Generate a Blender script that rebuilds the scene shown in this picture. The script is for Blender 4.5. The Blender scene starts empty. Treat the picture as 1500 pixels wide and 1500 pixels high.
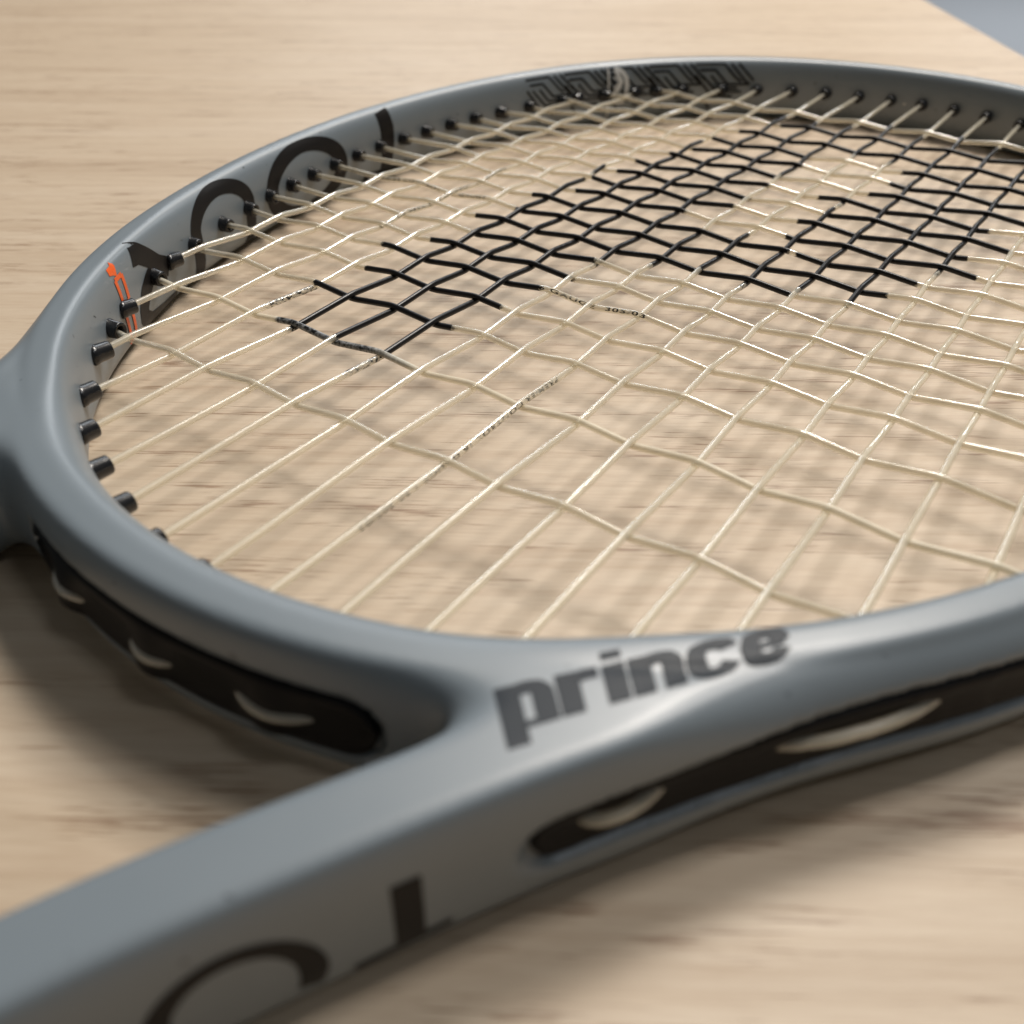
import bpy, bmesh, math, random
import numpy as np
from mathutils import Matrix, Vector
random.seed(4); rng = np.random.default_rng(4)
scene = bpy.context.scene
COL = scene.collection
MM = 0.001
# ---------------------------------------------------------------- camera (fitted to the string grid)
TILT = 0.0057                                   # the handle is thicker than the head, so the racket leans
RACKET = Matrix.Translation((0, 0, 12.03 * MM)) @ Matrix.Rotation(TILT, 4, 'Y')
CAM_POS = (-237.959, -96.711, 95.231)
RIGHT = (0.565928, -0.824454, 0.000739); DOWN = (-0.491694, -0.338231, -0.802394); FWD = (0.661787, 0.453734, -0.596794)
cam_data = bpy.data.cameras.new('camera'); cam = bpy.data.objects.new('camera', cam_data); COL.objects.link(cam)
R = Matrix((RIGHT, [-v for v in DOWN], [-v for v in FWD])).transposed().to_4x4()
R.translation = Vector(CAM_POS) * MM
cam.matrix_world = RACKET @ R
cam_data.sensor_width = 36; cam_data.lens = 33.964
cam_data.clip_start = 0.005; cam_data.clip_end = 30
cam_data.dof.use_dof = True; cam_data.dof.focus_distance = 0.217; cam_data.dof.aperture_fstop = 14.5
cam_data.dof.aperture_blades = 0
scene.camera = cam
# ---------------------------------------------------------------- light: a lit room, ceiling panels above and beyond the racket, plus an added floor fill
world = bpy.data.worlds.new('World'); scene.world = world; world.use_nodes = True
bg = world.node_tree.nodes['Background']; bg.inputs[0].default_value = (0.74, 0.70, 0.64, 1); bg.inputs[1].default_value = 0.10
def area(name, loc, target, sx, sy, power, color):
    d = bpy.data.lights.new(name, 'AREA'); d.shape = 'RECTANGLE'; d.size = sx; d.size_y = sy; d.energy = power; d.color = color
    o = bpy.data.objects.new(name, d); COL.objects.link(o); o.location = loc
    o.rotation_euler = (Vector(target) - Vector(loc)).to_track_quat('-Z', 'Y').to_euler(); return o
area('floor_fill', (1.04, 0.20, 1.65), (0, 0, 0), 0.48, 0.48, 34, (1.0, 0.93, 0.85))
area('floor_fill', (0.72, -0.50, 1.70), (-0.1, 0, 0), 0.34, 0.34, 13, (1.0, 0.95, 0.90))
area('floor_fill', (-0.10, -0.95, 1.60), (-0.1, 0, 0), 0.26, 0.20, 2.5, (0.90, 0.95, 1.0))
area('floor_fill', (2.6, 2.0, 1.7), (0.1, 0, 0), 1.2, 1.0, 17, (0.90, 0.95, 1.0))
area('floor_fill', (4.9, 0.4, 1.9), (4.9, 0.4, 0), 1.2, 1.2, 52, (0.94, 0.97, 1.0))  # unseen fill lamp, added to brighten the floor past the table edge
scene.view_settings.view_transform = 'Standard'; scene.view_settings.look = 'None'
scene.view_settings.exposure = 0.0; scene.view_settings.gamma = 1.0
scene.cycles.use_denoising = True
scene.cycles.max_bounces = 10; scene.cycles.transmission_bounces = 8; scene.cycles.caustics_refractive = False; scene.cycles.caustics_reflective = False
# ---------------------------------------------------------------- frame shape (millimetres, string plane = 0, +x towards the tip)
WALL = [149.2171, 1.0025, 21.9372, -2.0216, 1.479, -0.4438, -0.1209]
HALF_H = 11.0          # half the beam height
HALF_W = 6.2           # half the beam width
def wall_r(th):
    return sum(c * np.cos(k * th) for k, c in enumerate(WALL))
def wall_pt(th, off=0.0):
    """point on the inner wall in plan, moved outwards by off"""
    th = np.asarray(th, float)
    r = wall_r(th); d = sum(-k * c * np.sin(k * th) for k, c in enumerate(WALL))
    p = np.stack([r * np.cos(th), r * np.sin(th)], -1)
    t = np.stack([d * np.cos(th) - r * np.sin(th), d * np.sin(th) + r * np.cos(th)], -1)
    t /= np.linalg.norm(t, axis=-1, keepdims=True)
    n = np.stack([t[..., 1], -t[..., 0]], -1)
    return p + n * off, n, t
_th = np.linspace(-math.pi, math.pi, 1441)[:-1]
RING, RING_N, _ = wall_pt(_th, HALF_W)
def spline(pts, n):
    pts = np.array(pts, float); out = []
    q = np.vstack([2 * pts[0] - pts[1], pts, 2 * pts[-1] - pts[-2]])
    for i in range(1, len(q) - 2):
        for t in np.linspace(0, 1, n, endpoint=False):
            out.append(0.5 * (2 * q[i] + (q[i+1] - q[i-1]) * t + (2*q[i-1] - 5*q[i] + 4*q[i+1] - q[i+2]) * t*t
                       + (3*q[i] - q[i-1] - 3*q[i+1] + q[i+2]) * t**3))
    out.append(q[-2]); return np.array(out)
SHAFT = spline([(-118, 94), (-135, 84.5), (-152, 75.4), (-175, 60.2), (-200, 46.0), (-225, 33.3), (-255, 21.9), (-290, 14.5), (-330, 12)], 40)
def plan_polyline(x, y, line, closed):
    """distance from (x, y) to a fine polyline, plus signed side (+ outside, for the closed ring)"""
    x = x.ravel(); y = y.ravel(); best = np.empty(len(x)); side = np.empty(len(x))
    a = line; b = np.roll(line, -1, 0) if closed else line[1:]
    if not closed: a = line[:-1]
    for s in range(0, len(x), 20000):
        px = x[s:s+20000, None]; py = y[s:s+20000, None]
        i = np.argmin((px - line[None, ::4, 0])**2 + (py - line[None, ::4, 1])**2, 1) * 4
        bd = np.full(len(i), 1e9); bs = np.zeros(len(i))
        for k in range(-4, 5):
            j = (i + k) % len(a) if closed else np.clip(i + k, 0, len(a) - 1)
            e = b[j] - a[j]; wx = px[:, 0] - a[j, 0]; wy = py[:, 0] - a[j, 1]
            t = np.clip((wx*e[:, 0] + wy*e[:, 1]) / (e**2).sum(1), 0, 1)
            dx = wx - t*e[:, 0]; dy = wy - t*e[:, 1]; d = np.hypot(dx, dy); m = d < bd
            bd[m] = d[m]; bs[m] = (dx*e[:, 1] - dy*e[:, 0])[m]
        best[s:s+20000] = bd; side[s:s+20000] = np.sign(bs)
    return best, side
def smin(a, b, k):
    h = np.clip(0.5 + 0.5*(b - a)/k, 0, 1)
    return b*(1 - h) + a*h - k*h*(1 - h)
def sstep(a, b, x):
    t = np.clip((x - a)/(b - a), 0, 1); return t*t*(3 - 2*t)
SGN = -1.0
GX0, GY0, GS = -335.0, -162.0, 0.5
def plan_fields():
    gx = np.arange(GX0, 200, GS); gy = np.arange(GY0, 0.6, GS)
    X, Y = np.meshgrid(gx, gy, indexing='ij')
    dr, sd = plan_polyline(X, Y, RING, True)
    dr = dr.reshape(X.shape); sd = sd.reshape(X.shape)
    ds, ss = plan_polyline(X, Y, SHAFT * [1, -1], False); ds = ds.reshape(X.shape); ss = -ss.reshape(X.shape)*ds
    S = dr * sd
    KK = 3.0 + 2.0*sstep(-4.5, 0.0, S) + 8.0*sstep(1.0, 5.0, SGN*ss)*sstep(0.0, 6.0, S)
    D = smin(dr - HALF_W, np.maximum(ds - HALF_W, -S - 3.0), KK)   # the shafts only join on the hoop's outer side
    # S:                                   # signed distance from the hoop's centre line
    f = lambda A: np.concatenate([A[:, :-1], A[:, ::-1]], 1)   # mirror about y = 0
    n0 = np.where(np.abs(gy) < 1e-6)[0][0]
    D, S = D[:, :n0+1], S[:, :n0+1]
    return f(D), f(S), gx, np.concatenate([gy[:n0], -gy[:n0+1][::-1]])
PD, PS, PGX, PGY = plan_fields()
def samp(A, x, y):
    u = np.clip((x - PGX[0]) / GS, 0, A.shape[0] - 1.001); v = np.clip((y - PGY[0]) / GS, 0, A.shape[1] - 1.001)
    i = u.astype(int); j = v.astype(int); u = u - i; v = v - j
    return (A[i, j]*(1-u)*(1-v) + A[i+1, j]*u*(1-v) + A[i, j+1]*(1-u)*v + A[i+1, j+1]*u*v)
SLOTS = []   # (theta0, theta1, z low, z high) of the recesses in the outer wall
def slot_rise(th):
    """the outer groove climbs a little as it leaves the throat"""
    a = np.abs(th)*180/math.pi; return -0.6 + 2.0*sstep(161, 148, a) - 1.4*sstep(140, 120, a) + 0.6*sstep(163, 168, a)
def F(x, y, z):
    """implicit surface of the frame, negative inside, about millimetres"""
    D = samp(PD, x, y); S = samp(PS, x, y)
    # edge radius: tight where the hoop turns down to its inner wall and round the throat opening, broad on the outside
    throat = sstep(-150, -176, x) * sstep(-1.0, 3.0, S)
    out = sstep(-2.0, 2.5, S); low = sstep(-152, -172, x); sh = sstep(-80, -105, x)*(1 - low)
    r = 4.2 - 1.1*sh*(1 - out) + 2.0*low*(1 - out) + 2.0*out + 2.8*out*sstep(-2, 4, z)*(1 - throat) - 3.4*throat
    n = 2.5 + 0.3*sh*(1 - out) - 0.4*low*(1 - out) - 0.4*out + 0.7*throat
    q = np.clip(1 + D/r, 0, None)
    f = (((q**n + (np.abs(z)/HALF_H)**n)**(1/n)) - 1) * r
    th = np.arctan2(y, x)
    for t0, t1, z0, z1, depth in SLOTS:
        tm = (t0 + t1)/2; dth = (th - tm + math.pi) % (2*math.pi) - math.pi
        R = np.hypot(x, y); s = np.abs(dth)*R; L = abs(t1 - t0)/2*R; h = (z1 - z0)/2
        g = np.hypot(np.clip(s - (L - h), 0, None), z - (z0 + z1)/2 - slot_rise(th)) - h
        carve = np.maximum(g, -(D + depth)); carve = np.maximum(carve, 1.0 - S)
        if abs(t1 - t0) < 0.6: carve = np.maximum(carve, S - 9.5)      # the bridge's slot stays on the bridge
        kk = 0.8; a, b = f, -carve
        hh = np.clip(0.5 - 0.5*(b - a)/kk, 0, 1)
        f = b*(1 - hh) + a*hh + kk*hh*(1 - hh)
    return f
def gradF(x, y, z, e=0.15):
    return np.stack([F(x+e, y, z) - F(x-e, y, z), F(x, y+e, z) - F(x, y-e, z), F(x, y, z+e) - F(x, y, z-e)], -1) / (2*e)
def settle(P, off=0.0, n=4, step=1.5):
    """bring points onto the frame's surface, then lift them by off along the normal"""
    P = np.array(P, float)
    for _ in range(n):
        f = F(*P.T); g = gradF(*P.T); g2 = (g**2).sum(1) + 1e-6
        P -= g * np.clip(f / g2, -step, step)[:, None]
    if off:
        g = gradF(*P.T); P = P + off * g / (np.linalg.norm(g, axis=1, keepdims=True) + 1e-9)
    return P

def shoot(P, d, near, far, n=26):
    """first meeting with the surface of rays from P + near*d to P + far*d (d per point)"""
    P = np.array(P, float); d = np.array(d, float); a = np.full(len(P), near); done = np.zeros(len(P), bool); b = np.full(len(P), far)
    for t in np.linspace(near, far, 45):
        q = P + d*t; ins = (F(*q.T) < 0) & ~done
        b[ins] = t; done |= ins; a[~done] = t
    for _ in range(n):
        m = (a + b)/2; q = P + d*m[:, None]; ins = F(*q.T) < 0; b = np.where(ins, m, b); a = np.where(ins, a, m)
    return P + d*b[:, None]
# ---------------------------------------------------------------- slots in the outer wall, then the frame mesh
D2R = math.pi / 180
SLOTS += [(-161.7*D2R, -22*D2R, -4.3, 4.1, 1.9), (22*D2R, 161.7*D2R, -4.3, 4.1, 1.9), (168.3*D2R, 191.7*D2R, -7.2, 4.2, 1.9)]

def mat(name, color, rough=0.4, **kw):
    m = bpy.data.materials.new(name); m.use_nodes = True
    b = m.node_tree.nodes['Principled BSDF']; b.inputs['Base Color'].default_value = (*color, 1); b.inputs['Roughness'].default_value = rough
    for k, v in kw.items(): b.inputs[k.replace('_', ' ')].default_value = v
    return m, m.node_tree, b
def N(nt, kind, **kw):
    n = nt.nodes.new(kind)
    for k, v in kw.items():
        if k in n.inputs: n.inputs[k].default_value = v
        else: setattr(n, k, v)
    return n
def ramp(nt, fac, stops):
    r = nt.nodes.new('ShaderNodeValToRGB'); nt.links.new(fac, r.inputs[0]); e = r.color_ramp.elements
    while len(e) < len(stops): e.new(0.5)
    for el, (p, c) in zip(e, stops): el.position = p; el.color = (*c, 1) if len(c) == 3 else c
    return r
def mix(nt, a, b, fac, mode='MIX'):
    m = nt.nodes.new('ShaderNodeMix'); m.data_type = 'RGBA'; m.blend_type = mode
    for s, v in ((m.inputs[6], a), (m.inputs[7], b), (m.inputs[0], fac)):
        if hasattr(v, 'links'): nt.links.new(v, s)
        elif isinstance(v, (int, float)): s.default_value = v
        else: s.default_value = (*v, 1)
    return m.outputs[2]

# paint: satin blue grey with a faint orange peel and handling marks
M_PAINT, nt, b = mat('satin_grey_paint', (0.172, 0.208, 0.238), 0.45, IOR=1.68)
tc = N(nt, 'ShaderNodeTexCoord')
n1 = N(nt, 'ShaderNodeTexNoise', Scale=55.0, Detail=4.0); nt.links.new(tc.outputs['Object'], n1.inputs['Vector'])
nt.links.new(ramp(nt, n1.outputs[0], [(0.3, (0.37,)*3), (0.75, (0.44,)*3)]).outputs[0], b.inputs['Roughness'])
n2 = N(nt, 'ShaderNodeTexNoise', Scale=2600.0, Detail=2.0); nt.links.new(tc.outputs['Object'], n2.inputs['Vector'])
bp = N(nt, 'ShaderNodeBump', Strength=0.06, Distance=0.0001); nt.links.new(n2.outputs[0], bp.inputs['Height']); nt.links.new(bp.outputs[0], b.inputs['Normal'])
n3 = N(nt, 'ShaderNodeTexNoise', Scale=420.0, Detail=1.0); nt.links.new(tc.outputs['Object'], n3.inputs['Vector'])
speck = ramp(nt, n3.outputs[0], [(0.765, (0, 0, 0)), (0.79, (1, 1, 1))])
nt.links.new(mix(nt, (0.172, 0.208, 0.238), (0.10, 0.12, 0.14), speck.outputs[0]), b.inputs['Base Color'])
M_INK, nt, b = mat('gloss_black_print', (0.014, 0.013, 0.013), 0.42, IOR=1.22)
M_SLATE, nt, b = mat('slate_print', (0.030, 0.037, 0.046), 0.42, IOR=1.25)
M_ORANGE, nt, b = mat('orange_print', (0.86, 0.13, 0.02), 0.4)
M_WHITE, nt, b = mat('pale_print', (0.62, 0.64, 0.64), 0.4)
M_BLACK, nt, b = mat('black_nylon', (0.010, 0.011, 0.013), 0.24)
tc = N(nt, 'ShaderNodeTexCoord'); n1 = N(nt, 'ShaderNodeTexNoise', Scale=900.0, Detail=3.0); nt.links.new(tc.outputs['Object'], n1.inputs['Vector'])
bp = N(nt, 'ShaderNodeBump', Strength=0.25, Distance=0.0001); nt.links.new(n1.outputs[0], bp.inputs['Height']); nt.links.new(bp.outputs[0], b.inputs['Normal'])
M_STRIP, _, _ = mat('black_bumper_plastic', (0.008, 0.008, 0.009), 0.45, IOR=1.22)
M_GRIP, nt, b = mat('black_grip_tape', (0.02, 0.02, 0.021), 0.7)

# string: cream translucent filament; the stencil ink follows a per-vertex amount, frayed by noise
M_STRING, nt, b = mat('cream_string_with_stencil_ink', (0.90, 0.85, 0.71), 0.16, IOR=1.36)
tc = N(nt, 'ShaderNodeTexCoord')
at = N(nt, 'ShaderNodeAttribute', attribute_name='ink')
nz = N(nt, 'ShaderNodeTexNoise', Scale=1500.0, Detail=3.0); nt.links.new(tc.outputs['Object'], nz.inputs['Vector'])
ma = N(nt, 'ShaderNodeMath', operation='MULTIPLY_ADD'); nt.links.new(nz.outputs[0], ma.inputs[0]); ma.inputs[1].default_value = 0.9; nt.links.new(at.outputs['Fac'], ma.inputs[2])
ink = ramp(nt, ma.outputs[0], [(0.90, (0, 0, 0)), (0.99, (1, 1, 1))])
base = mix(nt, (0.90, 0.85, 0.71), (0.010, 0.010, 0.011), ink.outputs[0]); nt.links.new(base, b.inputs['Base Color'])
tr = N(nt, 'ShaderNodeMapRange'); nt.links.new(ink.outputs[0], tr.inputs[0]); tr.inputs[3].default_value = 0.35; tr.inputs[4].default_value = 0.0
nt.links.new(tr.outputs[0], b.inputs['Transmission Weight'])
rr = N(nt, 'ShaderNodeMapRange'); nt.links.new(ink.outputs[0], rr.inputs[0]); rr.inputs[3].default_value = 0.17; rr.inputs[4].default_value = 0.3
nt.links.new(rr.outputs[0], b.inputs['Roughness'])
out = nt.nodes['Material Output']; tp = N(nt, 'ShaderNodeBsdfTransparent'); tp.inputs[0].default_value = (1.0, 0.97, 0.90, 1); ms = N(nt, 'ShaderNodeMixShader')
fr = N(nt, 'ShaderNodeMapRange'); nt.links.new(ink.outputs[0], fr.inputs[0]); fr.inputs[3].default_value = 0.53; fr.inputs[4].default_value = 1.0
nt.links.new(fr.outputs[0], ms.inputs[0]); nt.links.new(tp.outputs[0], ms.inputs[1]); nt.links.new(b.outputs[0], ms.inputs[2]); nt.links.new(ms.outputs[0], out.inputs[0])
M_WORN, nt, b = mat('worn_grey_ink_string', (0.2, 0.21, 0.22), 0.3)
tc = N(nt, 'ShaderNodeTexCoord'); at = N(nt, 'ShaderNodeAttribute', attribute_name='ink')
nz = N(nt, 'ShaderNodeTexNoise', Scale=1300.0, Detail=4.0); nt.links.new(tc.outputs['Object'], nz.inputs['Vector'])
wc = ramp(nt, nz.outputs[0], [(0.40, (0.012,)*3), (0.52, (0.16, 0.165, 0.17)), (0.7, (0.34, 0.35, 0.35))])
nt.links.new(mix(nt, (0.90, 0.85, 0.71), wc.outputs[0], at.outputs['Fac']), b.inputs['Base Color'])
out = nt.nodes['Material Output']; tp = N(nt, 'ShaderNodeBsdfTransparent'); tp.inputs[0].default_value = (1.0, 0.97, 0.90, 1); ms = N(nt, 'ShaderNodeMixShader')
fr = N(nt, 'ShaderNodeMapRange'); nt.links.new(at.outputs['Fac'], fr.inputs[0]); fr.inputs[2].default_value = 0.4; fr.inputs[3].default_value = 0.53; fr.inputs[4].default_value = 1.0
nt.links.new(fr.outputs[0], ms.inputs[0]); nt.links.new(tp.outputs[0], ms.inputs[1]); nt.links.new(b.outputs[0], ms.inputs[2]); nt.links.new(ms.outputs[0], out.inputs[0])

ROOT = bpy.data.objects.new('tennis_racket', None); COL.objects.link(ROOT); ROOT.matrix_world = RACKET
ROOT['label'] = 'grey tennis racket with cream strings and black stencilled emblem lying on the wooden table'
ROOT['category'] = 'tennis racket'
def make(name, V, Fc, m, parent=ROOT, smooth=True, mats=None, mi=None, label=None):
    me = bpy.data.meshes.new(name); V = np.asarray(V, float) * MM
    me.from_pydata(V.tolist(), [], [tuple(int(i) for i in f) for f in Fc]); 
    for x in (mats or [m]): me.materials.append(x)
    if mi is not None: me.polygons.foreach_set('material_index', np.asarray(mi, np.int32))
    me.polygons.foreach_set('use_smooth', np.full(len(me.polygons), smooth)); me.update()
    o = bpy.data.objects.new(name, me); COL.objects.link(o); o.parent = parent
    if label: o['label'] = label
    return o

def surface_net(x0, x1, y0, y1, z0, z1, h):
    xs = np.arange(x0, x1 + h, h); yy = np.arange(y0, y1 + h, h); zs = np.arange(z0, z1 + h, h)
    nx, ny, nz = len(xs), len(yy), len(zs)
    X, Y = np.meshgrid(xs, yy, indexing='ij')
    V = np.empty((nx, ny, nz), np.float32)
    for k, z in enumerate(zs): V[:, :, k] = F(X.ravel(), Y.ravel(), np.full(X.size, z)).reshape(nx, ny)
    ins = V < 0
    idx = -np.ones((nx-1, ny-1, nz-1), np.int64)
    c = sum(ins[i:nx-1+i, j:ny-1+j, k:nz-1+k].astype(np.int8) for i in (0, 1) for j in (0, 1) for k in (0, 1))
    act = (c > 0) & (c < 8); ids = np.argwhere(act); idx[act] = np.arange(len(ids))
    acc = np.zeros((len(ids), 3)); cnt = np.zeros(len(ids)); I, J, K = ids.T
    corners = [(i, j, k) for i in (0, 1) for j in (0, 1) for k in (0, 1)]
    for a in corners:
        for ax in range(3):
            if a[ax]: continue
            b_ = list(a); b_[ax] = 1
            va = V[I+a[0], J+a[1], K+a[2]]; vb = V[I+b_[0], J+b_[1], K+b_[2]]; m = (va < 0) != (vb < 0)
            t = np.where(m, va / np.where(m, va - vb, 1), 0)
            p = np.array([[*a]]) + np.zeros((len(ids), 3)); p[:, ax] += t; acc[m] += p[m]; cnt[m] += 1
    P = (ids + acc / cnt[:, None]) * h + [x0, y0, z0]
    quads = []
    for ax in range(3):
        sl = [slice(1, -1)] * 3; sl[ax] = slice(0, -1)
        a = ins[tuple(slice(1, n-1) if q != ax else slice(0, n-1) for q, n in enumerate((nx, ny, nz)))]
        b_ = ins[tuple(slice(1, n-1) if q != ax else slice(1, n) for q, n in enumerate((nx, ny, nz)))]
        e = np.argwhere(a != b_); flip = a[tuple(e.T)]
        off = np.array([1 if q != ax else 0 for q in range(3)]); e = e + off
        u, v = [q for q in range(3) if q != ax]
        du = np.zeros(3, int); du[u] = 1; dv = np.zeros(3, int); dv[v] = 1
        q = np.stack([idx[tuple((e - du - dv).T)], idx[tuple((e - dv).T)], idx[tuple(e.T)], idx[tuple((e - du).T)]], 1)
        if ax == 1: flip = ~flip
        q[~flip] = q[~flip][:, ::-1]; quads.append(q)
    return P, np.concatenate(quads)
P, Q = surface_net(-330, 192, -151, 151, -12.2, 12.2, 0.9)
P = settle(P, n=3, step=0.7)
frame = make('frame', P, Q, M_PAINT)

# ---------------------------------------------------------------- handle (beyond the picture's left edge)
def sweep(rings):
    n = len(rings[0]); V = np.concatenate(rings); Fc = []
    for i in range(len(rings) - 1):
        for j in range(n): Fc.append((i*n+j, i*n+(j+1) % n, (i+1)*n+(j+1) % n, (i+1)*n+j))
    Fc.append(tuple(range(n))[::-1]); Fc.append(tuple((len(rings)-1)*n + j for j in range(n)))
    return V, Fc
def oct_ring(x, w, h, n=24, p=4.0):
    a = np.arange(n) * 2*math.pi/n; c, s = np.cos(a), np.sin(a); k = (abs(c)**p + abs(s)**p)**(-1/p)
    return np.stack([np.full(n, x), c*k*w, s*k*h], 1)
make('throat_shaft', *sweep([oct_ring(x, 18.0 - 3.0*sstep(-325, -345, x), 10.9 + 1.5*sstep(-325, -345, x)) for x in range(-322, -356, -4)]), M_PAINT)
gr = []
for i, x in enumerate(np.arange(-348, -518, -2.0)):
    ph = ((x + 348) / 26.0) % 1; w = 0.5*(1 - min(1, abs(ph)*8)); gr.append(oct_ring(x, 16.0 - w, 14.6 - w))
make('grip', *sweep(gr), M_GRIP)
make('butt_cap', *sweep([oct_ring(-517, 16.4, 14.9), oct_ring(-520, 17.6, 15.6), oct_ring(-526, 17.6, 15.6), oct_ring(-528, 16.2, 14.4)]), M_BLACK)

# ---------------------------------------------------------------- strings
XC = [-126.71, -102.47, -83.06, -68.03, -55.25, -44.23, -33.4, -22.4, -11.2, 0.4, 12.0, 23.6, 35.1, 46.9, 58.7, 70.8, 83.7, 97.8, 114.2, 131.7]
YM = [107.18, 93.59, 79.9, 67.14, 55.14, 42.79, 30.41, 18.1, 5.91]; YM = YM + [-v for v in YM[::-1]]
INK_C = {2: [(3.02, 6.4)], 3: [(3.25, 6.62)], 4: [(2.8, 6.8)], 5: [(3.4, 7.0)], 6: [(3.85, 7.0)], 7: [(3.3, 10.95)], 8: [(3.8, 12.5)],
         9: [(3.65, 10.15), (10.3, 12.8)], 10: [(4.3, 7.2), (9.7, 13.7)], 11: [(4.2, 8.0), (9.6, 13.3)], 12: [(4.4, 8.0), (10.0, 14.0)],
         13: [(4.4, 8.1), (9.4, 13.3)], 14: [(4.9, 7.9), (10.3, 14.0)], 15: [(5.1, 8.2), (10.5, 14.0)], 16: [(5.2, 8.0), (10.5, 14.3)],
         17: [(5.5, 14.5)], 18: [(6.2, 14.0)]}
INK_M = {4: [(0.95, 10.9), (11.4, 12.0)], 5: [(1.0, 15.7)], 6: [(1.05, 18.55)], 7: [(6.1, 18.5)], 8: [(6.6, 9.2), (13.9, 18.6)],
         9: [(6.9, 9.5), (16.6, 19.0)], 10: [(6.8, 12.3), (12.8, 13.05), (16.5, 18.7)], 11: [(7.1, 19.0)], 12: [(7.1, 18.8)], 13: [(9.8, 18.0)]}
FADED_M = {3: [(1.15, 2.0)], 6: [(0.55, 1.05)], 10: [(6.5, 6.8)], 7: [(5.8, 6.1)], 13: [(9.5, 9.8)]}
def index_of(v, arr):
    """fractional string number of coordinate v on the (monotonic) list arr"""
    a = np.array(arr, float); i = np.arange(len(a), dtype=float)
    if a[0] > a[-1]: a, i = a[::-1], i[::-1]
    lo = i[0] + (v - a[0]) / (a[1] - a[0]) * (i[1] - i[0]); hi = i[-1] + (v - a[-1]) / (a[-1] - a[-2]) * (i[-1] - i[-2])
    return np.where(v < a[0], lo, np.where(v > a[-1], hi, np.interp(v, a, i)))
def wall_hit_x(y, sign):          # where a main meets the inner wall
    th = np.linspace(0, math.pi, 4000); p, _, _ = wall_pt(th); s = (p[:, 0]*sign > 0); p = p[s]
    k = np.argmin(np.abs(p[:, 1] - abs(y))); return p[k, 0]
def wall_hit_y(x):
    th = np.linspace(0.05, math.pi-0.05, 4000); p, _, _ = wall_pt(th); k = np.argmin(np.abs(p[:, 0] - x)); return p[k, 1]
SR = 0.71
def tube(path, r, sides=10, caps=True, vary=None):
    path = np.asarray(path, float); t = np.gradient(path, axis=0); t /= np.linalg.norm(t, axis=1, keepdims=True)
    up = np.array([0, 0, 1.0]); s = np.cross(t, up); s /= np.linalg.norm(s, axis=1, keepdims=True) + 1e-9; u = np.cross(s, t)
    a = np.arange(sides) * 2*math.pi/sides; rr = (r if vary is None else vary)[:, None, None] if not np.isscalar(r) or vary is not None else r
    V = path[:, None] + rr*(np.cos(a)[None, :, None]*s[:, None] + np.sin(a)[None, :, None]*u[:, None])
    n = len(path); i = np.arange(n-1)[:, None]*sides; j = np.arange(sides)[None]; j2 = (j+1) % sides
    Fc = np.stack([i+j, i+j2, i+sides+j2, i+sides+j], -1).reshape(-1, 4).tolist()
    if caps: Fc += [list(range(sides))[::-1], [(n-1)*sides+k for k in range(sides)]]
    return V.reshape(-1, 3), Fc
def bend(q, knots, z, soft):
    """piecewise straight through (knots, z) with each corner rounded over +-soft"""
    zz = np.zeros_like(q); w = np.linspace(-1, 1, 9); k = (1 - np.abs(w)); k /= k.sum()
    for a, b_ in zip(w, k): zz += b_ * np.interp(q + a*soft, knots, z)
    return zz
def add_string(name, q0, q1, fixed, axis, knots, zs, ink, arr, worn=None, faded=None):
    n = int(abs(q1 - q0) / 0.8) + 2; q = np.linspace(q0, q1, n); order = np.argsort(knots)
    z = bend(q, np.array(knots)[order], np.array(zs)[order], 2.1)
    wob = 0.16*np.sin(q*0.031 + fixed*1.7) + 0.1*np.sin(q*0.083 + fixed)
    wob *= np.clip(np.minimum(q - min(q0, q1), max(q0, q1) - q)/20, 0, 1)
    path = np.stack([q, np.full(n, fixed) + wob, z], 1) if axis == 0 else np.stack([np.full(n, fixed) + wob, q, z], 1)
    V, Fc = tube(path, SR, 16)
    o = make(name, V, Fc, M_STRING if worn is None else M_WORN)
    idx = index_of(q, arr); amt = np.zeros(n)
    for a, b_ in (ink or []):
        e = 0.20; amt = np.maximum(amt, np.clip((idx - a)/e + 0.5, 0, 1) * np.clip((b_ - idx)/e + 0.5, 0, 1))
    for a, b_ in (faded or []): amt = np.maximum(amt, 0.47*np.clip((idx - a)/0.06 + 0.5, 0, 1)*np.clip((b_ - idx)/0.06 + 0.5, 0, 1))
    if worn:
        a, b_ = worn; amt = np.clip((idx - a)/0.08, 0, 1)*np.clip((b_ - idx)/1.1, 0, 1)
    at = o.data.attributes.new('ink', 'FLOAT', 'POINT'); at.data.foreach_set('value', np.repeat(amt, 16).astype(np.float32))
    return o
AC, AM = 0.72, 0.54
G_LIST = []        # (point on wall, direction into the head)
for m, y in enumerate(YM):
    xa, xb = wall_hit_x(y, -1), wall_hit_x(y, 1)
    kn = [xa - 1] ; zs = [0.0]
    for c, x in enumerate(XC):
        if xa + 3 < x < xb - 3: kn.append(x); zs.append(-AM if (c + m) % 2 else AM)
    kn.append(xb + 1); zs.append(0.0)
    add_string('main_string', xa - 3, xb + 3, y, 0, kn, zs, INK_M.get(m), XC, faded=FADED_M.get(m))
    G_LIST += [((xa, y), (1, 0)), ((xb, y), (-1, 0))]
for c, x in enumerate(XC):
    yw = wall_hit_y(x); kn = [yw + 1]; zs = [0.0]
    for m, y in enumerate(YM):
        if abs(y) < yw - 3: kn.append(y); zs.append(AC if (c + m) % 2 else -AC)
    kn.append(-yw - 1); zs.append(0.0)
    add_string('cross_string', yw + 3, -yw - 3, x, 1, kn, zs, INK_C.get(c), YM, worn=(3.55, 6.9) if c == 1 else None)
    G_LIST += [((x, yw), (0, -1)), ((x, -yw), (0, 1))]
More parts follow.
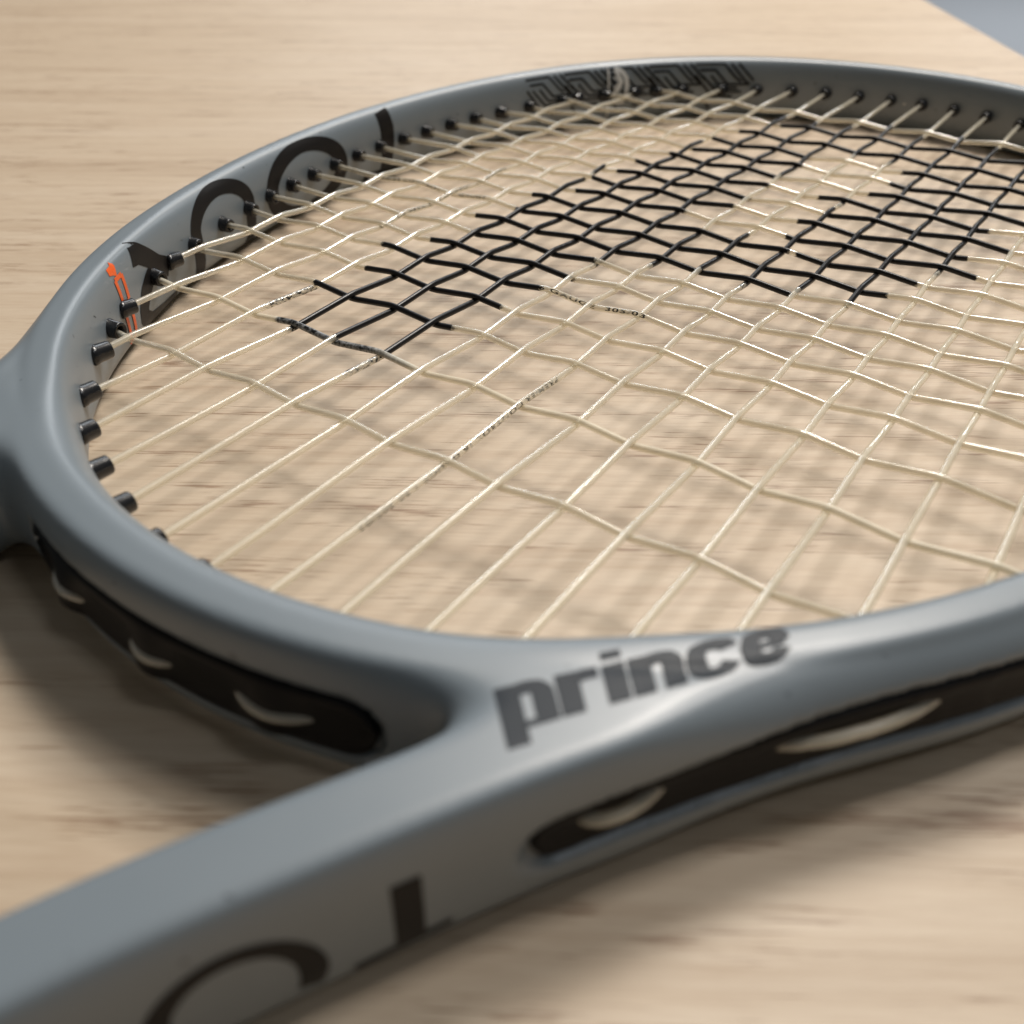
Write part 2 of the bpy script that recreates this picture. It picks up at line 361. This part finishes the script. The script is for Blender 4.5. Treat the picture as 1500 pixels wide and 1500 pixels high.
# the bare worn end of the black run on the seventh main and the ragged black edge on the fourth
# ---------------------------------------------------------------- grommets: flared black barrels round each string
prof = [(-1.2, 1.95), (0.0, 1.9), (0.25, 1.74), (2.5, 1.62), (2.72, 1.5), (2.76, 1.15), (2.5, 0.86), (1.0, 0.78)]
a = np.arange(16)*2*math.pi/16
GV = np.concatenate([np.stack([np.full(16, d), r*np.cos(a), r*np.sin(a)], 1) for d, r in prof]); GF = []
for i in range(len(prof)-1):
    for j in range(16): GF.append((i*16+j, i*16+(j+1) % 16, (i+1)*16+(j+1) % 16, (i+1)*16+j))
GF.append(tuple(range(16))[::-1])
g0 = make('grommet', GV, GF, M_BLACK); first = True
for (p, d) in G_LIST:
    th = math.atan2(p[1], p[0]); _, n, _ = wall_pt(th)
    d = np.array(d, float)*0.8 + (-n)*0.2; d /= np.linalg.norm(d)
    g = g0 if first else g0.copy()
    if not first: COL.objects.link(g)
    first = False; g.parent = ROOT
    g.location = Vector((p[0]*MM, p[1]*MM, 0)); g.rotation_euler = (random.uniform(0, 6), random.uniform(-.04, .04), math.atan2(d[1], d[0]) + random.uniform(-.05, .05))
    k = random.uniform(1.08, 1.2); g.scale = (k*random.uniform(0.92, 1.1), k, k)

# ---------------------------------------------------------------- black strips in the slots, and the string loops that run over them
def outer_at(th, level, r_hi=225.0):
    """plan point on the outside of the hoop where the outline field equals level"""
    lo = float(wall_r(th)) + 7.0; r = r_hi if abs(abs(th) - math.pi) > 0.27 else lo + 9.0
    rs = np.linspace(r, lo, 400); v = samp(PD, rs*math.cos(th), rs*math.sin(th)); k = np.argmax(v < level)
    r = rs[k]; return np.array([r*math.cos(th), r*math.sin(th)])
def strip(t0, t1, z0, z1, bumps, base=-1.15):
    n = int(abs(t1 - t0)*180/1.0); ths = np.linspace(t0, t1, n); h = (z1 - z0)/2 - 0.25; zc = (z0 + z1)/2
    pts = np.array([outer_at(t, base) for t in ths]); s = np.r_[0, np.cumsum(np.linalg.norm(np.diff(pts, axis=0), axis=1))]; L = s[-1]
    tan = np.gradient(pts, axis=0); tan /= np.linalg.norm(tan, axis=1, keepdims=True); nrm = np.stack([tan[:, 1], -tan[:, 0]], 1)
    if (nrm[n//2] * pts[n//2]).sum() < 0: nrm = -nrm
    rings = []
    for i in range(n):
        e = min(s[i], L - s[i]); hh = h*math.sqrt(max(0.02, 1 - max(0, 1 - e/h)**2)); bp_ = 0
        for bt, bw, ba in bumps: bp_ += ba*math.exp(-((ths[i] - bt)/bw)**2)
        row = []
        for (o, zz) in ((-1.5, -1), (0.0 , -1), (0.35, -0.8), (0.1 + bp_, -0.55), (-0.25 + bp_, 0), (0.1 + bp_*0.4, 0.5), (0.35, 0.8), (0.0, 1), (-1.5, 1)):
            row.append([*(pts[i] + nrm[i]*o), zc + zz*hh + float(slot_rise(ths[i]))])
        rings.append(np.array(row))
    m = 9; V = np.concatenate(rings); Fc = [(i*m+j, i*m+(j+1) % m, (i+1)*m+(j+1) % m, (i+1)*m+j) for i in range(n-1) for j in range(m)]
    Fc += [tuple(range(m))[::-1], tuple((n-1)*m+k for k in range(m))]
    return make('bumper_strip', V, Fc, M_STRIP)
def loop(p0, p1, th0, th1, zoff, lift):
    ths = np.linspace(th0, th1, 28); u = np.linspace(0, 1, 28)
    o = -2.0 + (lift + 2.0)*np.sin(math.pi*u)**0.55
    path = []
    for t, oo in zip(ths, o):
        p = outer_at(t, -1.15); path.append([*(p + p/np.linalg.norm(p)*(oo)), zoff + float(slot_rise(t))])
    return make('string_loop', *tube(path, 0.84, 12), M_STRING)
brL = [(171.2, 175.2), (178.2, 181.8), (184.4, 188.9)]
strip(168.6*D2R, 191.4*D2R, -7.0, 4.0, [((x0+x1)/2*D2R, 1.5*D2R, 2.1) for x0, x1 in brL], base=-0.3)
for x0, x1 in brL: loop(0, 0, x0*D2R, x1*D2R, -1.6, 2.3)
for sgn in (-1, 1):
    lps = [(160.1, 157.3), (153.2, 145.3), (139, 131), (124.5, 118), (111.5, 105.5), (99, 93.5), (87, 82), (75, 70), (62, 56.5), (48, 41), (32, 27)]
    strip(sgn*161.4*D2R, sgn*22.4*D2R, -4.2, 4.0, [])
    for x0, x1 in lps: loop(0, 0, sgn*x0*D2R, sgn*x1*D2R, 0.4, 1.2)

# ---------------------------------------------------------------- prints on the frame: ribbons laid on the surface
def ribbon(pts, w0, w1=None, step=0.7, cross=5):
    """flat strip along 2-D points with the given width; returns grid vertices and faces"""
    pts = np.array(pts, float); seg = np.linalg.norm(np.diff(pts, axis=0), axis=1); s = np.r_[0, np.cumsum(seg)]
    n = max(2, int(s[-1]/step) + 1); q = np.linspace(0, s[-1], n)
    c = np.stack([np.interp(q, s, pts[:, 0]), np.interp(q, s, pts[:, 1])], 1)
    t = np.gradient(c, axis=0); t /= np.linalg.norm(t, axis=1, keepdims=True) + 1e-9; nn = np.stack([-t[:, 1], t[:, 0]], 1)
    w = np.interp(q, s, np.array(w0, float) if hasattr(w0, '__len__') else np.linspace(w0, w1 if w1 is not None else w0, len(pts))); k = np.linspace(-0.5, 0.5, cross)
    V = (c[:, None] + nn[:, None]*k[None, :, None]*w[:, None, None]).reshape(-1, 2)
    Fc = [(i*cross+j, i*cross+j+1, (i+1)*cross+j+1, (i+1)*cross+j) for i in range(n-1) for j in range(cross-1)]
    return V, Fc
def arc(cx, cy, rx, ry, a0, a1, n=28):
    return [(cx + rx*math.cos(t*D2R), cy + ry*math.sin(t*D2R)) for t in np.linspace(a0, a1, n)]
def join(parts):
    V = []; Fc = []; k = 0
    for v, f in parts: V.append(v); Fc += [tuple(i + k for i in q) for q in f]; k += len(v)
    return np.concatenate(V), Fc
def decal(name, parts, place, m, lift=0.08, label=None):
    """each ribbon of the mark gets its own lift so that strokes never share a plane"""
    V = []; Fc = []; k = 0
    for i, (v, f) in enumerate(parts):
        p = settle(place(v), lift + 0.012*i, n=6, step=0.8); V.append(p); Fc += [tuple(j + k for j in q) for q in f]; k += len(v)
    return make(name, np.concatenate(V), Fc, m, parent=frame, label=label)
def on_wall(v):          # (degrees round the head, height) on the inner wall
    p, n, _ = wall_pt(v[:, 0]*D2R, 0.0); z = np.clip(v[:, 1], -10.6, 10.5); d = np.column_stack([n, 0*z])
    P = shoot(np.column_stack([p, z]), d, -2.5, 7.0); over = np.clip(v[:, 1] - 10.5, 0, None)      # what runs past the edge lies on the top
    return P + d*over[:, None]*1.3
DEG = 2.3                # millimetres per degree on the wall, to keep stroke widths true
def wall_place(v): return on_wall(np.column_stack([v[:, 0]/DEG, v[:, 1]]))
def wp(L): return [(t*DEG, z) for t, z in L]
decal('lettering', [ribbon(wp([(137.7, 8.5), (136.5, 7.7), (135.1, 5.2), (133.6, 1.9), (131.7, -0.8)]), [5.6, 5.0, 4.6, 4.6, 4.8]),
                    ribbon(wp([(134.0, 1.0), (135.6, 0.6), (136.9, -1.6), (137.8, -4.6), (137.9, -7.2), (136.4, -9.2), (133.6, -9.8), (130.5, -9.8)]), [4.4, 4.6, 4.6, 4.4, 4.0, 3.4, 3.2, 3.2])], wall_place, M_INK, label='black letter on the inner wall nearest the throat')
def ring(cx, rx, ry, wside, wtop, a0=-0.95):
    t = np.linspace(a0, math.pi - a0, 64)
    return ribbon(np.column_stack([cx*DEG + rx*DEG*np.cos(t), -0.6 + ry*np.sin(t)]), wtop + (wside - wtop)*np.abs(np.cos(t))**1.5)
tu = np.linspace(0, math.pi, 30)
decal('lettering', [ribbon(np.vstack([[(125.3*DEG, -10.3), (125.4*DEG, -5)], np.column_stack([119.7*DEG + 5.8*DEG*np.cos(tu), 1.2 + 7.6*np.sin(tu)]), [(114.0*DEG, -5), (114.1*DEG, -10.3)]]),
       np.r_[4.8, 4.8, 3.4 + 1.3*np.abs(np.cos(tu))**1.5, 4.6, 4.6])], wall_place, M_INK, label='black arched letter on the inner wall')
decal('lettering', [ring(101.0, 7.9, 9.3, 6.0, 3.3, -1.45)], wall_place, M_INK, label='wide black letter O on the inner wall')
decal('lettering', [ribbon(wp([(82.9, 10.3), (82.6, 5), (82.7, 0), (83.0, -5), (83.4, -10.0)]), [6.2, 6.6, 6.4, 5.8, 5.2]), ribbon(wp([(88.0, -9.2), (78.5, -9.0)]), 2.6)], wall_place, M_INK, label='black upright bar letter on the inner wall')
dd = [ribbon(wp([(142.2, 9.2), (141.5, 9.0), (140.9, 8.4)]), [1.4, 2.0, 2.4]), ribbon(wp([(141.3, 10.2), (140.9, 9.4)]), 1.0)]
def box0(c, w=1.1):     # a slanted figure 0 from its four corners
    return [ribbon(wp([c[k], c[(k+1) % 4]]), w) for k in range(4)]
dd += box0([(141.75, 6.9), (140.35, 6.9), (140.25, 0.9), (141.45, -0.1)]) + box0([(141.65, -1.2), (140.35, -1.0), (140.1, -8.0), (141.3, -9.2)])
decal('numerals', dd, wall_place, M_ORANGE, label='small orange figures 100 on the inner wall')
# maze pattern
mz = []
def P_(L, w=0.75): mz.append(ribbon(wp(L), w, step=0.5, cross=3))
for k, t0 in enumerate(np.arange(54.5, 25.5, -6.6)):
    P_([(t0, 9.0), (t0 - 4.0, 9.0), (t0 - 5.6, 4.4), (t0 - 6.4, 3.0)]); P_([(t0 - 4.9, 9.2), (t0 - 6.9, 3.4), (t0 - 7.6, 2.0)])
    P_([(t0 - 5.9, 9.3), (t0 - 8.1, 3.4)]); P_([(t0 - 0.6, 7.0), (t0 - 2.8, 7.0), (t0 - 4.6, 2.0), (t0 - 7.4, 2.0)])
    P_([(t0 - 1.0, 5.2), (t0 - 3.2, -0.8), (t0 - 6.6, -0.8)]); P_([(t0 - 2.2, 5.2), (t0 - 3.8, 0.6), (t0 - 6.0, 0.6)]); P_([(t0 - 0.0, 5.4), (t0 - 2.6, -2.6), (t0 - 5.4, -2.6)])
    P_([(t0 - 1.0, -2.4), (t0 - 2.4, -7.0)]); P_([(t0 - 4.2, -4.4), (t0 - 6.4, -4.4)])
decal('maze_pattern', mz, wall_place, M_INK)
decal('logo_mark', [ribbon(wp([(41.0, 9.4), (40.95, 2), (40.9, -8.0)]), 0.6), ribbon(wp([(40.0, 9.0), (38.9, 8.0), (38.2, 5.6), (38.1, 1.0), (38.2, -2)]), 1.5),
                    ribbon(wp([(39.9, 8.6), (38.9, 4.4), (40.2, 0.2)]), 1.2), ribbon(wp([(40.1, 6.4), (39.2, 4.5), (40.2, 2.4)]), 0.5), ribbon(wp([(40.4, -0.6), (39.0, 2.6)]), 0.6), ribbon(wp([(40.4, -3), (38.4, -3)]), 0.7)],
      wall_place, M_WHITE, lift=0.9)
decal('scuff_mark', [ribbon(wp([(0.1, -0.5), (0.35, -0.8)]), 0.55)], wall_place, M_WHITE, lift=0.05)
for a_, b_, w_ in (((113.0, 10.0), (112.7, 10.1), 0.25), ((147.5, 6.0), (147.2, 5.2), 0.2), ((68, 3), (67.7, 2.4), 0.3)):
    decal('scuff_mark', [ribbon(wp([a_, b_]), w_)], wall_place, M_SLATE, lift=0.04)
# maker's word on the broad top of the near throat
W_TL, W_TR, W_BL, W_BR = (np.array(c_) for c_ in ((-174.5, -50.5), (-146.0, -73.7), (-179.3, -55.4), (-150.5, -76.2)))
def top_place(v):
    u = v[:, :1]/36.4; w = v[:, 1:2]/9.2; p = (1-w)*((1-u)*W_TL + u*W_TR) + w*((1-u)*W_BL + u*W_BR)
    return np.column_stack([p, 11.3 - 0.25*np.clip(v[:, 1] - 6, 0, None)])
HH = 9.2; SW = 2.95      # letter height and stem width
def stem(u, v0=0, v1=HH, w=SW): return ribbon([(u, v0), (u + 0.0, v1)], w)
def word():
    L = []; u = SW/2
    def letter_n(u, foot=HH):
        return [ribbon([(u, 0.1), (u, foot)], SW), ribbon([(u + 0.6, 1.5), (u + 2.4, 1.05), (u + 3.5, 1.3), (u + 4.15, 2.4), (u + 4.2, 4), (u + 4.2, HH)], 2.5, SW)]
    L += letter_n(u, HH + 5.2) + [ribbon([(u + 0.9, HH - 0.6), (u + 4.4, HH - 0.6)], 1.3)]; u += 7.4
    L += [ribbon([(u, 0.1), (u, HH)], SW), ribbon([(u + 0.6, 1.7), (u + 2.2, 1.1), (u + 3.9, 1.1)], 2.5)]; u += 5.9
    L += [ribbon([(u, 0.1), (u, HH)], SW), ribbon([(u - 1.3, -2.1), (u + 1.3, -2.1)], 1.7)]; u += 3.3
    L += letter_n(u); u += 7.4
    cx = u + 1.9
    L += [ribbon([(cx + 2.5, 2.6), (cx + 1.9, 1.2), (cx, 0.9), (cx - 1.7, 1.6), (cx - 2.1, 4), (cx - 1.9, 6.6), (cx - 1.2, 8.0), (cx, 8.4), (cx + 1.8, 8.0), (cx + 2.5, 6.6)], 2.7)]; u += 7.3
    cx = u + 1.9
    L += [ribbon([(cx + 2.4, 6.6), (cx + 1.6, 8.2), (cx, 8.4), (cx - 1.6, 7.8), (cx - 2.1, 4.6), (cx - 1.7, 1.6), (cx, 0.9), (cx + 1.8, 1.6), (cx + 2.3, 4.2)], 2.6), ribbon([(cx - 1.8, 4.7), (cx + 2.9, 4.7)], 1.5)]
    return L
decal('maker_name', word(), top_place, M_SLATE)
# large letters on the outside of the near shaft: place by x along the shaft and height
def shaft_place(v):
    x = v[:, 0]; yc = -np.interp(-x, -SHAFT[:, 0], SHAFT[:, 1]); z = np.clip(v[:, 1], -10.6, 10.6)
    return shoot(np.column_stack([x - 3.0, yc, z]), np.tile([0.5, 0.866, 0.0], (len(x), 1)), -14.0, 0.0)
decal('lettering', [ribbon([(-191.2, 4.3), (-191.2, -7.6)], 3.1), ribbon([(-197.0, -8.2), (-186.8, -7.2)], 1.5)], shaft_place, M_INK, label='black upright letter on the outside of the near shaft')
tt = np.linspace(-0.45, math.pi + 0.45, 60)
decal('lettering', [ribbon(np.column_stack([-207.9 + 7.2*np.cos(tt), -3.8 + 8.0*np.sin(tt)]), 2.9 - 0.8*np.abs(np.sin(tt)))], shaft_place, M_INK, label='black letter O on the outside of the near shaft')

# ---------------------------------------------------------------- fine print on the strings
def string_text(body, axis, fixed, q0, q1, arr, c_or_m, size=1.5, rev=False, roll=0.35, side=1):
    cu = bpy.data.curves.new('t', 'FONT'); cu.body = body; cu.size = size; cu.space_character = 1.15; cu.offset = 0.03
    t = bpy.data.objects.new('t', cu); COL.objects.link(t); dg = bpy.context.evaluated_depsgraph_get()
    me = bpy.data.meshes.new_from_object(t.evaluated_get(dg)); bpy.data.objects.remove(t)
    bm = bmesh.new(); bm.from_mesh(me); bmesh.ops.triangulate(bm, faces=bm.faces[:])
    V = np.array([v.co[:] for v in bm.verts]); Fc = [[v.index for v in f.verts] for f in bm.faces]; bm.free()
    w = V[:, 0].max(); V[:, 0] *= abs(q1 - q0)/w
    h = V[:, 1] - size*0.35; ang = math.pi/2 + (h/SR)*0.9*side + roll
    q = q0 + V[:, 0]*(1 if q1 > q0 else -1)
    knots, zs = ([], [])
    other = XC if axis == 0 else YM
    for k, kk in enumerate(other):
        s = (k + c_or_m) % 2; knots.append(kk); zs.append((-AM if s else AM) if axis == 0 else (AC if s else -AC))
    od = np.argsort(knots); z = bend(q, np.array(knots)[od], np.array(zs)[od], 2.1)
    wob = 0.16*np.sin(q*0.031 + fixed*1.7) + 0.1*np.sin(q*0.083 + fixed); r = SR + 0.012
    a_ = fixed + wob + np.cos(ang)*r; z = z + np.sin(ang)*r
    P = np.stack([q, a_, z], 1) if axis == 0 else np.stack([a_, q, z], 1)
    return make('string_print', P, Fc, M_INK, smooth=False)
string_text('PRINCE PREMIER CONTROL  16  GAUGE', 1, XC[8], 122, 68, None, 8, roll=0.95, side=-1)
string_text('PRINCE', 1, XC[4], 70, 52, None, 4, roll=0.95, side=-1)
string_text('16 GAUGE  305/03', 1, XC[4], 22.5, -8, None, 4, roll=0.95, side=-1)
string_text('PRINCE PREMIER CONTROL  16  GAUGE', 0, YM[2], -45, 15, None, 2, roll=0.95, side=1)
string_text('PREMIER CONTROL 16 GAUGE 1.30 305/03', 0, YM[9], -90, -150, None, 9, roll=1.1, side=1)

# ---------------------------------------------------------------- table and floor
G_DIR = Vector((0.540, -0.842, 0)).normalized(); E_DIR = Vector((0.842, 0.540, 0)).normalized()
M_WOOD, nt, b = mat('pale_wood', (0.6, 0.45, 0.3), 0.42)
tc = N(nt, 'ShaderNodeTexCoord')
def mapped(sx, sy, sz=1.0, src=tc.outputs['Object']):
    mp = N(nt, 'ShaderNodeMapping'); mp.inputs['Scale'].default_value = (sx, sy, sz); nt.links.new(src, mp.inputs['Vector']); return mp.outputs[0]
wn = N(nt, 'ShaderNodeTexNoise', Scale=1.0, Detail=3.0, Roughness=0.55); nt.links.new(mapped(5, 22), wn.inputs['Vector'])
wv = N(nt, 'ShaderNodeVectorMath', operation='MULTIPLY_ADD'); nt.links.new(wn.outputs['Color'], wv.inputs[0]); wv.inputs[1].default_value = (0.0, 0.006, 0); nt.links.new(tc.outputs['Object'], wv.inputs[2])
def noise(sx, sy, detail, rough=0.6):
    n_ = N(nt, 'ShaderNodeTexNoise', Scale=1.0, Detail=detail, Roughness=rough); nt.links.new(mapped(sx, sy, 1, wv.outputs[0]), n_.inputs['Vector']); return n_.outputs[0]
broad = noise(4, 60, 3); mid = noise(16, 420, 4); fine = noise(130, 3600, 3); pores = noise(105, 2500, 2, 0.5); pm = noise(24, 260, 2)
c1 = ramp(nt, broad, [(0.28, (0.505, 0.402, 0.292)), (0.5, (0.575, 0.470, 0.350)), (0.72, (0.605, 0.505, 0.388))])
c2 = ramp(nt, mid, [(0.30, (0.70, 0.60, 0.53)), (0.55, (1, 1, 1))])
c3 = ramp(nt, fine, [(0.25, (0.84, 0.80, 0.76)), (0.6, (1, 1, 1))])
v = mix(nt, c1.outputs[0], c2.outputs[0], 0.34, 'MULTIPLY'); v = mix(nt, v, c3.outputs[0], 0.85, 'MULTIPLY')
pa = N(nt, 'ShaderNodeMath', operation='MULTIPLY'); nt.links.new(pores, pa.inputs[0]); nt.links.new(pm, pa.inputs[1])
pr = ramp(nt, pa.outputs[0], [(0.33, (0, 0, 0)), (0.39, (0.8, 0.8, 0.8))])
v = mix(nt, v, (0.24, 0.145, 0.085), pr.outputs[0]); 
nt.links.new(v, b.inputs['Base Color'])
bp = N(nt, 'ShaderNodeBump', Strength=0.25, Distance=0.0002); nt.links.new(fine, bp.inputs['Height']); nt.links.new(bp.outputs[0], b.inputs['Normal'])
ro = ramp(nt, mid, [(0.3, (0.56,)*3), (0.7, (0.47,)*3)]); nt.links.new(ro.outputs[0], b.inputs['Roughness'])
M_STEEL, _, _ = mat('grey_metal', (0.35, 0.36, 0.37), 0.4, Metallic=0.8)
table = bpy.data.objects.new('table', None); COL.objects.link(table)
g1 = 194.0; g0_, e0, e1 = -1200.0, -640.0, 820.0
c = G_DIR*(g1 + g0_)/2 + E_DIR*(e0 + e1)/2
table.location = (c.x*MM, c.y*MM, -0.74); table.rotation_euler = (0, 0, math.atan2(G_DIR.y, G_DIR.x))
table['label'] = 'pale wood grained table carrying the racket'; table['category'] = 'table'
def bevel_box(name, cx, cy, z0, z1, sx, sy, m, bev, parent):
    bm = bmesh.new(); bmesh.ops.create_cube(bm, size=1)
    for v_ in bm.verts: v_.co = Vector((cx + v_.co.x*sx, cy + v_.co.y*sy, (z0 + z1)/2 + v_.co.z*(z1 - z0)))
    bmesh.ops.bevel(bm, geom=bm.edges[:], offset=bev, segments=3, affect='EDGES')
    me = bpy.data.meshes.new(name); bm.to_mesh(me); bm.free(); me.materials.append(m)
    o = bpy.data.objects.new(name, me); COL.objects.link(o); o.parent = parent; return o
lx, ly = (g1 - g0_)*MM, (e1 - e0)*MM
bevel_box('tabletop', 0, 0, 0.712, 0.74, lx, ly, M_WOOD, 0.002, table)
for sx in (-1, 1):
    for sy in (-1, 1): bevel_box('leg', sx*(lx/2 - 0.07), sy*(ly/2 - 0.07), 0, 0.712, 0.05, 0.05, M_STEEL, 0.004, table)
for sy in (-1, 1): bevel_box('rail', 0, sy*(ly/2 - 0.07), 0.66, 0.711, lx - 0.19, 0.025, M_STEEL, 0.003, table)
M_FLOOR, nt, b = mat('grey_floor', (0.23, 0.25, 0.27), 0.7)
tc = N(nt, 'ShaderNodeTexCoord'); n1 = N(nt, 'ShaderNodeTexNoise', Scale=160.0, Detail=5.0); nt.links.new(tc.outputs['Object'], n1.inputs['Vector'])
nt.links.new(ramp(nt, n1.outputs[0], [(0.3, (0.50, 0.53, 0.57)), (0.7, (0.60, 0.63, 0.67))]).outputs[0], b.inputs['Base Color'])
me = bpy.data.meshes.new('floor'); me.from_pydata([(-6, -6, -0.74), (8, -6, -0.74), (8, 8, -0.74), (-6, 8, -0.74)], [], [(0, 1, 2, 3)]); me.materials.append(M_FLOOR)
fl = bpy.data.objects.new('floor', me); COL.objects.link(fl); fl['kind'] = 'structure'
